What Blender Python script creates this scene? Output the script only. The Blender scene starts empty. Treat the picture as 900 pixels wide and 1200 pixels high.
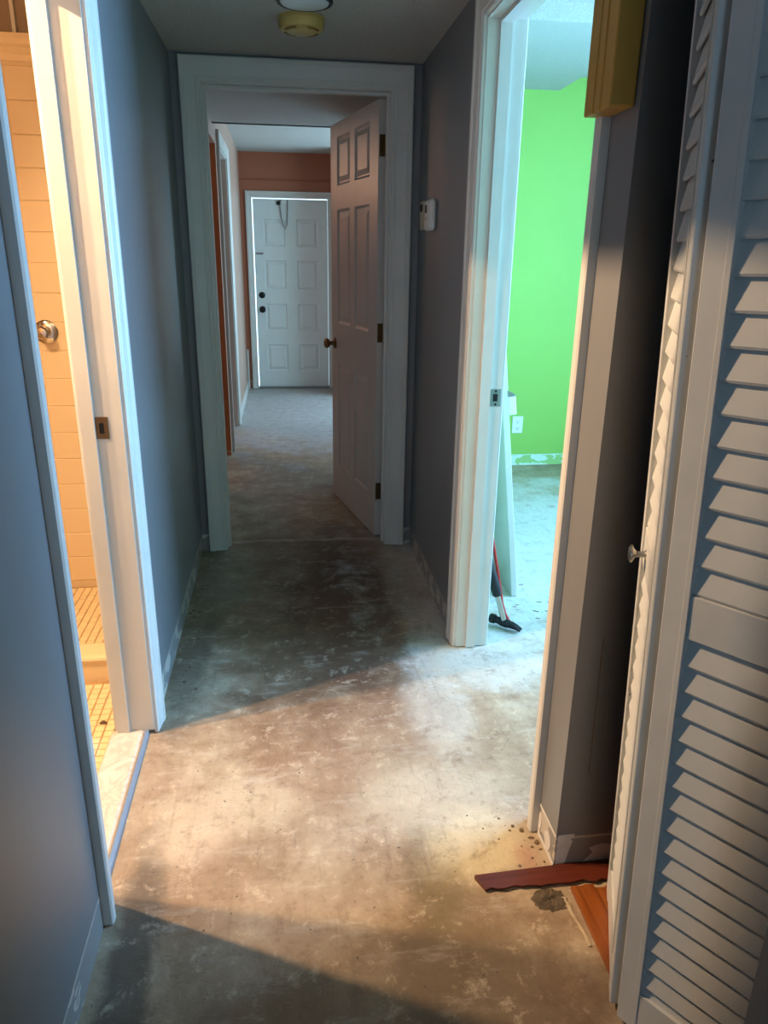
import bpy, math, random
from mathutils import Vector, Matrix

# ------------------------------------------------------------------ camera, world, light, exposure
sc = bpy.context.scene
COL = sc.collection
CAM_Z = 1.38
F_PX = 863.29
YAW, PITCH, ROLL = math.radians(7.7875), math.radians(19.0878), math.radians(0.8936)
cam_d = bpy.data.cameras.new('camera')
cam = bpy.data.objects.new('camera', cam_d)
COL.objects.link(cam)
cam_d.sensor_fit = 'VERTICAL'
cam_d.sensor_height = 36.0
cam_d.sensor_width = 27.0
cam_d.lens = 36.0 * F_PX / 1200.0
cam_d.clip_start = 0.02
fw = Vector((math.sin(YAW) * math.cos(PITCH), math.cos(YAW) * math.cos(PITCH), -math.sin(PITCH)))
rt = Vector((math.cos(YAW), -math.sin(YAW), 0))
up = rt.cross(fw)
rt2 = rt * math.cos(ROLL) + up * math.sin(ROLL)
up2 = up * math.cos(ROLL) - rt * math.sin(ROLL)
cam.matrix_world = Matrix(((rt2.x, up2.x, -fw.x, 0), (rt2.y, up2.y, -fw.y, 0), (rt2.z, up2.z, -fw.z, CAM_Z), (0, 0, 0, 1)))
sc.camera = cam

world = bpy.data.worlds.new('world')
sc.world = world
world.use_nodes = True
bg = world.node_tree.nodes['Background']
bg.inputs[0].default_value = (0.55, 0.78, 1.0, 1)
bg.inputs[1].default_value = 3.0

sc.view_settings.view_transform = 'Standard'
sc.view_settings.look = 'None'
sc.view_settings.gamma = 1.0
sc.view_settings.use_curve_mapping = False
sc.view_settings.exposure = 0.0


def area(name, loc, rot, sx, sy, power, col, spread=180):
    l = bpy.data.lights.new(name, 'AREA')
    l.shape = 'RECTANGLE'
    l.size, l.size_y = sx, sy
    l.energy = power
    l.color = col
    l.spread = math.radians(spread)
    o = bpy.data.objects.new(name, l)
    COL.objects.link(o)
    o.location = loc
    o.rotation_euler = rot
    return o


def point(name, loc, power, col, r):
    l = bpy.data.lights.new(name, 'POINT')
    l.energy = power
    l.color = col
    l.shadow_soft_size = r
    o = bpy.data.objects.new(name, l)
    COL.objects.link(o)
    o.location = loc
    return o


R90 = math.pi / 2
# daylight through the room windows, plus fill behind (each sits just outside its window opening)
area('daylight_green_room', (3.10, 2.40, 1.50), (0, R90, 0), 1.25, 1.6, 275, (0.25, 0.56, 1.0))
area('daylight_front_room', (1.70, 6.80, 1.30), (0, R90, 0), 1.6, 1.6, 60, (0.40, 0.76, 1.0))
area('fill_behind', (0.05, -1.72, 1.45), (R90, 0, 0), 0.66, 1.2, 4.6, (0.38, 0.68, 1.0))  # dim bluish fill added behind the camera, set up as a window
# warm lamps of the side rooms
BATH_LAMP = (-1.28, 1.675, 2.28)
KITCHEN_LAMP = (-2.05, 7.2, 2.12)
WARM = (1.0, 0.67, 0.39)
for dy in (-0.085, 0.085):
    bl = area('bathroom_bulb', (BATH_LAMP[0], BATH_LAMP[1] + dy, BATH_LAMP[2]), (0, 0, 0), 0.05, 0.05, 50, WARM, 170)
    bl.data.shape = 'DISK'
    bl.rotation_euler = Vector((0.62, -0.36, -0.70)).to_track_quat('-Z', 'Y').to_euler()
point('kitchen_bulb', KITCHEN_LAMP, 24, (1.0, 0.58, 0.36), 0.10)
KITCHEN_ADDED_LAMP = (-1.7, 4.35, 2.2)
point('kitchen_added_bulb', KITCHEN_ADDED_LAMP, 4, (1.0, 0.66, 0.40), 0.06)  # weak extra lamp, added to brighten the orange end face

rnd = random.Random(7)

# ------------------------------------------------------------------ materials


def lin(r, g, b):
    f = lambda c: (c / 255 / 12.92) if c / 255 <= 0.04045 else ((c / 255 + 0.055) / 1.055) ** 2.4
    return (f(r), f(g), f(b), 1)


class NT:
    def __init__(s, name):
        s.m = bpy.data.materials.new(name)
        s.m.use_nodes = True
        s.t = s.m.node_tree
        s.b = s.t.nodes['Principled BSDF']
        s.co = s.t.nodes.new('ShaderNodeTexCoord')

    def n(s, kind, **kw):
        nd = s.t.nodes.new('ShaderNode' + kind)
        for k, v in kw.items():
            setattr(nd, k, v)
        return nd

    def l(s, a, b):
        s.t.links.new(a, b)

    def val(s, sock, v):
        if hasattr(v, 'links'):
            s.l(v, sock)
        else:
            sock.default_value = v

    def noise(s, scale, detail=4, rough=0.55, vec=None, dist=0.0):
        nd = s.n('TexNoise')
        nd.inputs['Scale'].default_value = scale
        nd.inputs['Detail'].default_value = detail
        nd.inputs['Roughness'].default_value = rough
        nd.inputs['Distortion'].default_value = dist
        s.l(vec if vec is not None else s.co.outputs['Object'], nd.inputs['Vector'])
        return nd.outputs['Fac']

    def mapv(s, scale=(1, 1, 1), loc=(0, 0, 0), vec=None):
        mp = s.n('Mapping')
        mp.inputs['Scale'].default_value = scale
        mp.inputs['Location'].default_value = loc
        s.l(vec if vec is not None else s.co.outputs['Object'], mp.inputs['Vector'])
        return mp.outputs['Vector']

    def ramp(s, fac, stops):
        nd = s.n('ValToRGB')
        el = nd.color_ramp.elements
        while len(el) < len(stops):
            el.new(0.5)
        for e, (p, c) in zip(el, stops):
            e.position = p
            e.color = c if isinstance(c, tuple) else (c, c, c, 1)
        s.l(fac, nd.inputs['Fac'])
        return nd.outputs['Color']

    def mix(s, fac, a, b, mode='MIX'):
        nd = s.n('MixRGB', blend_type=mode)
        s.val(nd.inputs[0], fac)
        s.val(nd.inputs[1], a)
        s.val(nd.inputs[2], b)
        return nd.outputs[0]

    def math(s, op, a, b=0.0, clamp=False):
        nd = s.n('Math', operation=op, use_clamp=clamp)
        s.val(nd.inputs[0], a)
        s.val(nd.inputs[1], b)
        return nd.outputs[0]

    def sep(s, vec=None):
        nd = s.n('SeparateXYZ')
        s.l(vec if vec is not None else s.co.outputs['Object'], nd.inputs[0])
        return nd.outputs

    def bump(s, h, strength=0.3, dist=0.01):
        nd = s.n('Bump')
        nd.inputs['Strength'].default_value = strength
        nd.inputs['Distance'].default_value = dist
        s.l(h, nd.inputs['Height'])
        s.l(nd.outputs[0], s.b.inputs['Normal'])

    def base(s, v):
        s.val(s.b.inputs['Base Color'], v)

    def rough(s, v):
        s.val(s.b.inputs['Roughness'], v)


def simple(name, col, rough=0.5, metal=0.0, bump=None, var=0.06, vscale=6):
    t = NT(name)
    nz = t.noise(vscale, 5)
    lo = tuple(c * (1 - var) for c in col[:3]) + (1,)
    hi = tuple(min(1, c * (1 + var)) for c in col[:3]) + (1,)
    t.base(t.ramp(nz, [(0.3, lo), (0.7, hi)]))
    t.rough(rough)
    t.b.inputs['Metallic'].default_value = metal
    if bump:
        t.bump(t.noise(bump[0], 3), bump[1], 0.004)
    return t.m


def paint_wall(name, col, strip=0.085, stripcol=lin(196, 188, 176), rough=0.42, amount=0.55):
    """wall paint with the unpainted, glue-marked strip that a removed baseboard left behind"""
    t = NT(name)
    x, y, z = t.sep()
    big = t.noise(1.7, 4)
    c = t.ramp(big, [(0.25, tuple(k * 0.93 for k in col[:3]) + (1,)), (0.75, tuple(min(1, k * 1.05) for k in col[:3]) + (1,))])
    edge = t.math('ADD', z, t.math('MULTIPLY', t.math('SUBTRACT', t.noise(25, 3), 0.5), 0.006))
    mask = t.math('LESS_THAN', edge, strip)
    line = t.math('LESS_THAN', t.math('ABSOLUTE', t.math('SUBTRACT', edge, strip)), 0.0035)
    patch = t.math('GREATER_THAN', t.noise(11, 3, 0.5, t.mapv((1, 1, 1.6))), 0.53)
    m = t.math('MULTIPLY', mask, t.math('ADD', t.math('MULTIPLY', patch, amount), 0.16), True)
    m2 = t.math('MAXIMUM', m, t.math('MULTIPLY', line, 0.75))
    c = t.mix(m2, c, stripcol)
    spk = t.math('GREATER_THAN', t.noise(60, 2), 0.78)
    c = t.mix(t.math('MULTIPLY', spk, t.math('MULTIPLY', mask, 0.6)), c, lin(80, 62, 50))
    t.base(c)
    t.rough(rough)
    t.bump(t.noise(90, 3), 0.06, 0.003)
    return t.m


def popcorn(name, col):
    t = NT(name)
    t.base(t.ramp(t.noise(120, 2), [(0.3, tuple(k * 0.86 for k in col[:3]) + (1,)), (0.7, col)]))
    t.rough(0.95)
    h = t.noise(170, 3, 0.6)
    t.bump(t.ramp(h, [(0.38, 0.0), (0.66, 1.0)]), 0.7, 0.006)
    return t.m


def concrete():
    t = NT('concrete_slab')
    ob = t.co.outputs['Object']
    x, y, z = t.sep()
    warp = t.noise(3.0, 5, 0.6)
    big = t.noise(1.35, 6, 0.62, ob, 0.6)
    mid = t.noise(5.5, 6, 0.65, ob, 0.4)
    fine = t.noise(38, 6, 0.7)
    base = t.ramp(mid, [(0.28, lin(138, 116, 90)), (0.45, lin(160, 140, 114)), (0.60, lin(174, 156, 130)), (0.78, lin(192, 178, 154))])
    # rusty brown and dark glue stains
    brown = t.ramp(big, [(0.46, 0.0), (0.64, 1.0)])
    c = t.mix(t.math('MULTIPLY', brown, 0.50), base, lin(128, 92, 62))

    def blob(px, py, rx, ry, soft=0.55, rot=0.0):
        dx = t.math('SUBTRACT', x, px)
        dy = t.math('SUBTRACT', y, py)
        ca, sa = math.cos(rot), math.sin(rot)
        ux = t.math('ADD', t.math('MULTIPLY', dx, ca), t.math('MULTIPLY', dy, sa))
        uy = t.math('SUBTRACT', t.math('MULTIPLY', dy, ca), t.math('MULTIPLY', dx, sa))
        ux = t.math('DIVIDE', ux, rx)
        uy = t.math('DIVIDE', uy, ry)
        d = t.math('SQRT', t.math('ADD', t.math('MULTIPLY', ux, ux), t.math('MULTIPLY', uy, uy)))
        d = t.math('ADD', d, t.math('MULTIPLY', t.math('SUBTRACT', mid, 0.5), 1.5))
        d = t.math('ADD', d, t.math('MULTIPLY', t.math('SUBTRACT', warp, 0.5), 1.3))
        r = t.n('MapRange', interpolation_type='SMOOTHSTEP')
        t.l(d, r.inputs[0])
        r.inputs[1].default_value = 1.0 + soft / 2
        r.inputs[2].default_value = 1.0 - soft / 2
        return r.outputs[0]

    for (px, py, rx, ry, col, a, soft) in [
        (0.08, 2.75, 0.42, 0.85, lin(124, 92, 64), 0.6, 0.9),
        (0.24, 2.80, 0.24, 0.75, lin(88, 52, 30), 0.85, 0.8),
        (0.10, 2.35, 0.30, 0.35, lin(92, 70, 52), 0.55, 0.9),
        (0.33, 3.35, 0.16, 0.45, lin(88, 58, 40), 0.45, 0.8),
        (0.38, 1.05, 0.24, 0.22, lin(98, 76, 52), 0.62, 0.9),
        (0.05, 0.95, 0.40, 0.20, lin(110, 94, 74), 0.5, 0.9),
        (0.33, 1.36, 0.07, 0.16, lin(112, 100, 72), 0.55, 0.8),
        (0.02, 1.72, 0.16, 0.12, lin(150, 118, 92), 0.45, 0.9),
        (0.28, 1.95, 0.18, 0.16, lin(150, 120, 96), 0.4, 0.9),
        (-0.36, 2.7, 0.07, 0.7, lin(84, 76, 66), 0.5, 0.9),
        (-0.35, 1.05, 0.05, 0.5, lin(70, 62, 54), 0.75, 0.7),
        (0.0, 4.6, 0.30, 0.5, lin(120, 104, 96), 0.5, 1.0),
        (1.2, 3.75, 0.35, 0.30, lin(150, 148, 132), 0.5, 1.0),
    ]:
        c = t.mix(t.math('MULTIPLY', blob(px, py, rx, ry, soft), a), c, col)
    for (px, py, rx, ry, col, a, soft) in [
        (0.36, 1.60, 0.18, 0.14, lin(206, 194, 170), 0.45, 0.9),
        (0.46, 2.00, 0.10, 0.22, lin(206, 202, 190), 0.45, 0.9),
        (0.45, 1.42, 0.12, 0.12, lin(222, 206, 166), 0.6, 0.8),
        (-0.18, 1.62, 0.20, 0.10, lin(212, 198, 170), 0.5, 0.7),
        (-0.28, 1.50, 0.09, 0.06, lin(214, 196, 168), 0.45, 1.2),
        (1.6, 3.2, 1.1, 1.2, lin(216, 218, 212), 0.65, 0.6),  # green room daylight on the floor, painted into the slab colour
        (0.1, 6.9, 0.9, 1.6, lin(178, 178, 182), 0.75, 0.7),  # front room light on the far floor, painted in as paler grey
        (0.75, 2.3, 0.30, 0.20, lin(206, 206, 196), 0.6, 0.8),
        (-0.28, 3.15, 0.12, 0.30, lin(160, 152, 138), 0.5, 0.8),
        (0.48, 3.0, 0.07, 0.50, lin(168, 156, 138), 0.5, 0.8),
        (0.55, 1.36, 0.03, 0.05, lin(180, 120, 98), 0.4, 1.2),
    ]:
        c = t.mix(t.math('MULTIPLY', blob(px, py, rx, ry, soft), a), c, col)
    # pale leveller line across the doorway, dusty seam
    sy = t.math('ADD', y, t.math('MULTIPLY', t.math('SUBTRACT', mid, 0.5), 0.10))
    seam = t.math('LESS_THAN', t.math('ABSOLUTE', t.math('SUBTRACT', sy, 3.55)), 0.016)
    seam = t.math('MULTIPLY', seam, t.math('LESS_THAN', x, 0.6))
    c = t.mix(t.math('MULTIPLY', seam, 0.55), c, lin(186, 176, 160))
    # trowel streaks, speckles and pits
    st = t.noise(9, 5, 0.6, t.mapv((6.0, 0.5, 1)))
    c = t.mix(t.ramp(st, [(0.56, 0.0), (0.75, 0.30)]), c, lin(92, 78, 66))
    st2 = t.noise(7, 6, 0.7, t.mapv((0.7, 2.6, 1), (3, 1, 0)))
    c = t.mix(t.ramp(st2, [(0.56, 0.0), (0.72, 0.34)]), c, lin(214, 206, 190))
    c = t.mix(t.ramp(fine, [(0.30, 0.22), (0.48, 0.0)]), c, lin(92, 76, 60))
    c = t.mix(t.ramp(fine, [(0.62, 0.0), (0.80, 0.25)]), c, lin(214, 200, 176))
    grit = t.noise(14, 8, 0.78, ob, 0.3)
    c = t.mix(t.ramp(grit, [(0.34, 0.50), (0.47, 0.0)]), c, lin(112, 88, 64))
    c = t.mix(t.ramp(grit, [(0.55, 0.0), (0.66, 0.42)]), c, lin(222, 206, 178))
    flake = t.noise(26, 6, 0.7, t.mapv((1, 1, 1), (5, 2, 0)))
    c = t.mix(t.ramp(flake, [(0.60, 0.0), (0.66, 0.28)]), c, lin(196, 178, 148))
    c = t.mix(t.ramp(flake, [(0.34, 0.34), (0.38, 0.0)]), c, lin(96, 78, 60))
    sp = t.noise(75, 2, 0.5)
    spz = t.noise(4, 2)
    spm = t.math('GREATER_THAN', t.math('ADD', sp, t.math('MULTIPLY', t.math('SUBTRACT', spz, 0.5), 0.25)), 0.735)
    c = t.mix(t.math('MULTIPLY', spm, 0.75), c, lin(52, 42, 34))
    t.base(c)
    t.rough(t.ramp(big, [(0.3, 0.75), (0.7, 0.55)]))
    h = t.mix(0.5, fine, grit)
    t.bump(h, 0.45, 0.008)
    return t.m


def wood(name, c1, c2, c3, rough=0.35, axis=1):
    t = NT(name)
    sc_ = (30, 1.6, 20) if axis == 1 else (1.6, 30, 20)
    g = t.noise(2.2, 6, 0.65, t.mapv(sc_), 0.5)
    t.base(t.ramp(g, [(0.3, c1), (0.5, c2), (0.72, c3)]))
    t.rough(rough)
    t.bump(g, 0.15, 0.002)
    return t.m


def marble():
    t = NT('marble_sill')
    v = t.noise(9, 6, 0.65, None, 1.5)
    t.base(t.ramp(v, [(0.3, lin(222, 206, 184)), (0.48, lin(214, 196, 174)), (0.52, lin(200, 180, 158)), (0.57, lin(218, 201, 180)), (0.8, lin(230, 216, 196))]))
    t.rough(0.35)
    return t.m


M = {}
M['paint_grey'] = paint_wall('paint_grey', lin(118, 118, 119), amount=0.7, rough=0.4)
M['paint_hall2'] = paint_wall('paint_far_hall', lin(188, 152, 134), amount=0.2)
M['paint_terracotta'] = paint_wall('paint_terracotta', lin(168, 98, 70), amount=0.1, rough=0.5)
M['paint_orange'] = paint_wall('paint_orange', lin(198, 124, 76), strip=0.03, amount=0.0, rough=0.5)
M['paint_green'] = paint_wall('paint_lime', lin(146, 192, 84), strip=0.075, stripcol=lin(214, 232, 214), amount=0.75, rough=0.6)
M['paint_bath'] = simple('paint_bath', lin(178, 150, 116), 0.5)
M['ceiling_tan'] = popcorn('popcorn_tan', lin(180, 158, 128))
M['white'] = simple('white_trim', lin(208, 205, 197), 0.38, var=0.04, bump=(40, 0.04))
M['white_door'] = simple('white_door', lin(204, 196, 188), 0.36, var=0.04, bump=(60, 0.05))
M['white_steel'] = simple('white_steel_door', lin(226, 230, 228), 0.3, var=0.03)


def louver_paint():
    t = NT('louver_white')
    c = t.ramp(t.noise(6, 5), [(0.3, lin(186, 189, 188)), (0.7, lin(202, 204, 202))])
    sc_ = t.noise(34, 3, 0.6, t.co.outputs['Object'])
    info = t.n('ObjectInfo')
    keep = t.math('GREATER_THAN', info.outputs['Random'], 0.45)
    c = t.mix(t.math('MULTIPLY', t.ramp(sc_, [(0.735, 0.0), (0.75, 0.85)]), keep), c, lin(60, 52, 44))
    t.base(c)
    t.rough(0.42)
    t.bump(t.noise(50, 3), 0.08, 0.003)
    return t.m


M['louver'] = louver_paint()
M['ceiling'] = popcorn('popcorn_ceiling', lin(206, 202, 194))
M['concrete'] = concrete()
M['tile'] = simple('beige_tile', lin(230, 206, 164), 0.25, var=0.04, vscale=3)
M['grout'] = simple('grout', lin(222, 197, 154), 0.8)
M['paint_pale'] = paint_wall('paint_pale', lin(186, 210, 176), amount=0.3, rough=0.6)
M['mosaic'] = simple('mosaic_tile', lin(230, 206, 160), 0.3, var=0.08, vscale=30)
M['mgrout'] = simple('mosaic_grout', lin(168, 136, 92), 0.85, var=0.2, vscale=40)
M['marble'] = marble()
M['strip'] = simple('grey_strip', lin(150, 154, 160), 0.4, 0.3)
M['brass'] = simple('antique_brass', lin(120, 92, 62), 0.35, 0.85, var=0.2, vscale=60)
M['nickel'] = simple('satin_nickel', lin(190, 186, 178), 0.28, 1.0)
M['chrome'] = simple('chrome', lin(200, 196, 190), 0.12, 1.0)
M['steel_plate'] = simple('steel_plate', lin(150, 152, 150), 0.35, 0.9, var=0.12, vscale=50)
M['black'] = simple('black_hole', lin(14, 13, 12), 0.8)
M['blackmetal'] = simple('black_metal', lin(26, 26, 28), 0.4, 0.4)
M['rubber'] = simple('black_rubber', lin(24, 26, 27), 0.6)
M['redpaint'] = simple('red_paint', lin(190, 40, 30), 0.4)
M['yellow'] = simple('yellowed_plastic', lin(186, 158, 88), 0.45, var=0.05)
M['chime'] = simple('golden_plastic', lin(184, 142, 58), 0.5, var=0.05)
M['chime_d'] = simple('golden_plastic_slot', lin(120, 84, 28), 0.6)
M['lens'] = simple('frosted_lens', lin(196, 202, 204), 0.3)
M['ivory'] = simple('ivory_plastic', lin(206, 190, 158), 0.45)
M['whiteplastic'] = simple('white_plastic', lin(230, 228, 224), 0.35)
M['redwood'] = wood('red_stained_wood', lin(66, 28, 18), lin(90, 38, 24), lin(106, 50, 32), 0.35, axis=0)
M['orangewood'] = wood('orange_parquet', lin(104, 52, 18), lin(134, 72, 28), lin(150, 88, 40), 0.35, axis=1)
M['mortar'] = simple('dark_mortar', lin(84, 72, 56), 0.95, var=0.45, vscale=50, bump=(60, 0.9))
M['chip'] = simple('concrete_chip', lin(110, 86, 62), 0.9, var=0.3, vscale=80)
M['chip_pale'] = simple('pale_mortar', lin(176, 158, 130), 0.9, var=0.25, vscale=60, bump=(80, 0.6))
M['plaster'] = simple('bare_plaster', lin(206, 202, 196), 0.8, var=0.08, vscale=40)
M['darkclip'] = simple('closet_paint', lin(120, 118, 116), 0.7)
M['cord'] = simple('grey_cord', lin(92, 90, 88), 0.6)
M['glass_grey'] = simple('frosted_grey_glass', lin(150, 132, 112), 0.25)

# ------------------------------------------------------------------ mesh helpers


class MB:
    def __init__(s):
        s.v, s.f = [], []

    def add(s, vs, fs):
        o = len(s.v)
        s.v += [tuple(p) for p in vs]
        s.f += [tuple(i + o for i in f) for f in fs]
        return s

    def box(s, x0, x1, y0, y1, z0, z1):
        return s.add([(x0, y0, z0), (x1, y0, z0), (x1, y1, z0), (x0, y1, z0), (x0, y0, z1), (x1, y0, z1), (x1, y1, z1), (x0, y1, z1)],
                     [(0, 3, 2, 1), (4, 5, 6, 7), (0, 1, 5, 4), (1, 2, 6, 5), (2, 3, 7, 6), (3, 0, 4, 7)])

    def rbox(s, x0, x1, y0, y1, z0, z1, b):
        """box with chamfered edges"""
        vs = []
        for (sx, x, ix) in ((0, x0, x0 + b), (1, x1, x1 - b)):
            for (sy, y, iy) in ((0, y0, y0 + b), (1, y1, y1 - b)):
                for (sz, z, iz) in ((0, z0, z0 + b), (1, z1, z1 - b)):
                    vs += [(x, iy, iz), (ix, y, iz), (ix, iy, z)]
        I = lambda a, b_, c, k: (a * 4 + b_ * 2 + c) * 3 + k
        fs = []
        fs += [(I(0, 0, 0, 0), I(0, 0, 1, 0), I(0, 1, 1, 0), I(0, 1, 0, 0)), (I(1, 0, 0, 0), I(1, 1, 0, 0), I(1, 1, 1, 0), I(1, 0, 1, 0))]
        fs += [(I(0, 0, 0, 1), I(1, 0, 0, 1), I(1, 0, 1, 1), I(0, 0, 1, 1)), (I(0, 1, 0, 1), I(0, 1, 1, 1), I(1, 1, 1, 1), I(1, 1, 0, 1))]
        fs += [(I(0, 0, 0, 2), I(0, 1, 0, 2), I(1, 1, 0, 2), I(1, 0, 0, 2)), (I(0, 0, 1, 2), I(1, 0, 1, 2), I(1, 1, 1, 2), I(0, 1, 1, 2))]
        for a in (0, 1):
            for b_ in (0, 1):
                fs.append((I(a, b_, 0, 0), I(a, b_, 1, 0), I(a, b_, 1, 1), I(a, b_, 0, 1)))
                fs.append((I(a, 0, b_, 0), I(a, 1, b_, 0), I(a, 1, b_, 2), I(a, 0, b_, 2)))
                fs.append((I(0, a, b_, 1), I(1, a, b_, 1), I(1, a, b_, 2), I(0, a, b_, 2)))
                for c in (0, 1):
                    fs.append((I(a, b_, c, 0), I(a, b_, c, 1), I(a, b_, c, 2)))
        return s.add(vs, fs)

    def lathe(s, prof, n=24, origin=(0, 0, 0), axis='z'):
        """prof: list of (radius, height) from start to end"""
        vs, fs = [], []
        for (r, h) in prof:
            for k in range(n):
                a = 2 * math.pi * k / n
                p = (r * math.cos(a), r * math.sin(a), h)
                if axis == 'y':
                    p = (p[0], p[2], -p[1])
                elif axis == 'x':
                    p = (p[2], p[0], p[1])
                vs.append(tuple(p[i] + origin[i] for i in range(3)))
        for j in range(len(prof) - 1):
            for k in range(n):
                a, b = j * n + k, j * n + (k + 1) % n
                fs.append((a, b, b + n, a + n))
        fs.append(tuple(range(n - 1, -1, -1)))
        fs.append(tuple((len(prof) - 1) * n + k for k in range(n)))
        return s.add(vs, fs)

    def tube(s, pts, rads, n=10, flat=1.0):
        pts = [Vector(p) for p in pts]
        if not isinstance(rads, (list, tuple)):
            rads = [rads] * len(pts)
        vs, fs = [], []
        ref = None
        for i, p in enumerate(pts):
            d = (pts[min(i + 1, len(pts) - 1)] - pts[max(i - 1, 0)]).normalized()
            if ref is None:
                ref = d.cross(Vector((0, 0, 1)))
                if ref.length < 0.1:
                    ref = d.cross(Vector((1, 0, 0)))
            a = (ref - d * ref.dot(d)).normalized()
            ref = a
            b = d.cross(a)
            for k in range(n):
                t = 2 * math.pi * k / n
                vs.append(tuple(p + a * (math.cos(t) * rads[i]) + b * (math.sin(t) * rads[i] * flat)))
        for j in range(len(pts) - 1):
            for k in range(n):
                a, b = j * n + k, j * n + (k + 1) % n
                fs.append((a, b, b + n, a + n))
        fs.append(tuple(range(n - 1, -1, -1)))
        fs.append(tuple((len(pts) - 1) * n + k for k in range(n)))
        return s.add(vs, fs)

    def prism(s, poly, f0, f1):
        """poly of (a,b); f0/f1 map (a,b)->xyz for both ends"""
        n = len(poly)
        vs = [f0(*p) for p in poly] + [f1(*p) for p in poly]
        fs = [tuple(range(n - 1, -1, -1)), tuple(range(n, 2 * n))]
        fs += [(i, (i + 1) % n, (i + 1) % n + n, i + n) for i in range(n)]
        return s.add(vs, fs)

    def mesh(s, name, mat, smooth=False):
        me = bpy.data.meshes.new(name)
        me.from_pydata(s.v, [], s.f)
        import bmesh
        bm = bmesh.new()
        bm.from_mesh(me)
        bmesh.ops.recalc_face_normals(bm, faces=bm.faces)
        bm.to_mesh(me)
        bm.free()
        me.materials.append(M[mat])
        if smooth:
            me.shade_smooth()
            me.set_sharp_from_angle(angle=math.radians(35))
        me.update()
        return me

    def build(s, name, mat, parent=None, smooth=False):
        return put(name, s.mesh(name, mat, smooth), parent)


def put(name, me, parent=None):
    o = bpy.data.objects.new(name, me)
    COL.objects.link(o)
    o.parent = parent
    return o


def tag(o, label, cat, group=None, kind=None):
    o['label'] = label
    o['category'] = cat
    if group:
        o['group'] = group
    if kind:
        o['kind'] = kind
    return o


def thing(name, label, cat, loc=(0, 0, 0), group=None, kind=None):
    o = bpy.data.objects.new(name, None)
    COL.objects.link(o)
    o.location = loc
    return tag(o, label, cat, group, kind)


def struct(o, label, cat):
    return tag(o, label, cat, kind='structure')


# ------------------------------------------------------------------ key planes (metres)
XL, XR = -0.423, 0.605          # hall walls
TW = 0.11                       # wall thickness
YE = 3.45                       # wall with the panelled door
ZC = 2.14                       # dropped hall ceiling
ZF = 2.35                       # higher ceilings
YF = 8.17                       # front wall
BO0, BO1, BOH = 1.345, 1.967, 1.93   # bathroom doorway
GO0, GO1, GOH = 1.495, 2.388, 2.03   # green room doorway
CO0, CO1, COH = 0.66, 1.327, 2.05    # closet opening
DO0, DO1, DOH = -0.300, 0.474, 2.035  # doorway in the end wall
YB = -1.7                       # wall behind

# ------------------------------------------------------------------ structure
fl = MB()
fl.box(-0.445, XR, YB, 8.30, -0.12, 0)           # hall and front hall
fl.box(XR, 3.2, 1.327, 5.0, -0.12, 0)            # green room
fl.box(XR, 1.3, YB, 1.327, -0.12, -0.0)          # under closet
fl.box(XR, 1.8, 5.0, 8.30, -0.12, 0)             # front room
fl.box(-2.6, -0.445, 3.2, 8.30, -0.12, 0)        # kitchen
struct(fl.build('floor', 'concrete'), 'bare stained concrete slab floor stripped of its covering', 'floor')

w = MB()
w.box(XL - TW, XL, YB, BO0 - 0.02, 0, ZF)
w.box(XL - TW, XL, BO0 - 0.02, BO1 + 0.02, BOH + 0.02, ZF)
w.box(XL - TW, XL, BO1 + 0.02, YE + TW, 0, ZF)
wl = struct(w.build('wall_left', 'paint_grey'), 'grey painted hallway wall with the bathroom doorway', 'wall')

w = MB()
w.box(XR, XR + TW, YB, CO0, 0, ZF)
w.box(XR, XR + TW, CO0, CO1, COH, ZF)
w.box(XR, XR + TW, CO1, GO0 - 0.02, 0, ZF)
w.box(XR, XR + TW, GO0 - 0.02, GO1 + 0.02, GOH + 0.02, ZF + 0.07)
w.box(XR, XR + TW, GO1 + 0.02, YE + TW, 0, ZF + 0.07)
wr = struct(w.build('wall_right', 'paint_grey'), 'grey painted hallway wall with closet opening and lime room doorway', 'wall')

w = MB()
w.box(XL, DO0 - 0.02, YE, YE + TW, 0, ZC + 0.2)
w.box(DO1 + 0.02, XR, YE, YE + TW, 0, ZC + 0.2)
w.box(DO0 - 0.02, DO1 + 0.02, YE, YE + TW, DOH + 0.02, ZC + 0.2)
struct(w.build('wall_end', 'paint_grey'), 'narrow grey wall around the panelled door frame', 'wall')

# front hall, left wall with two kitchen openings
XK = -0.400
w = MB()
w.box(XK - TW, XK, YE + TW, 4.55, 0, ZF)
w.box(XK - TW, XK, 4.55, 5.31, 2.05, ZF)
w.box(XK - TW, XK, 5.315, 5.46, 0, ZF)
w.box(XK - TW, XK, 5.46, 6.30, 2.08, ZF)
w.box(XK - TW, XK, 6.30, YF, 0, ZF)
struct(w.build('wall_front_hall_left', 'paint_hall2'), 'pale wall of the front hall with kitchen openings', 'wall')
w = MB()
w.box(XK - TW, XK, 5.305, 5.315, 0, 2.05)
struct(w.build('trim_8', 'paint_orange'), 'orange painted end face of the wall beside the kitchen opening', 'trim')

w = MB()
w.box(-2.6, -0.312, YF, YF + 0.12, 0, ZF)
w.box(0.512, 1.8, YF, YF + 0.12, 0, ZF)
w.box(-0.312, 0.512, YF, YF + 0.12, 1.955, ZF)
struct(w.build('wall_front', 'paint_terracotta'), 'terracotta painted wall around the white front door', 'wall')
w = MB()
w.box(0.615, 1.60, 7.62, YF, 0, ZF)  # unseen block, added to shade the right half of the front door
struct(w.build('wall_added_return', 'paint_terracotta'), 'short unseen wall return added to shade the white front door', 'wall')
w = MB()
w.box(XR, XR + TW, YE + TW, 5.05, 0, ZF)
w.box(XR + TW, 1.6, 4.94, 5.05, 0, ZF)
struct(w.build('wall_front_hall_right', 'paint_hall2'), 'pale wall hidden behind the open panelled door', 'wall')


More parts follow.
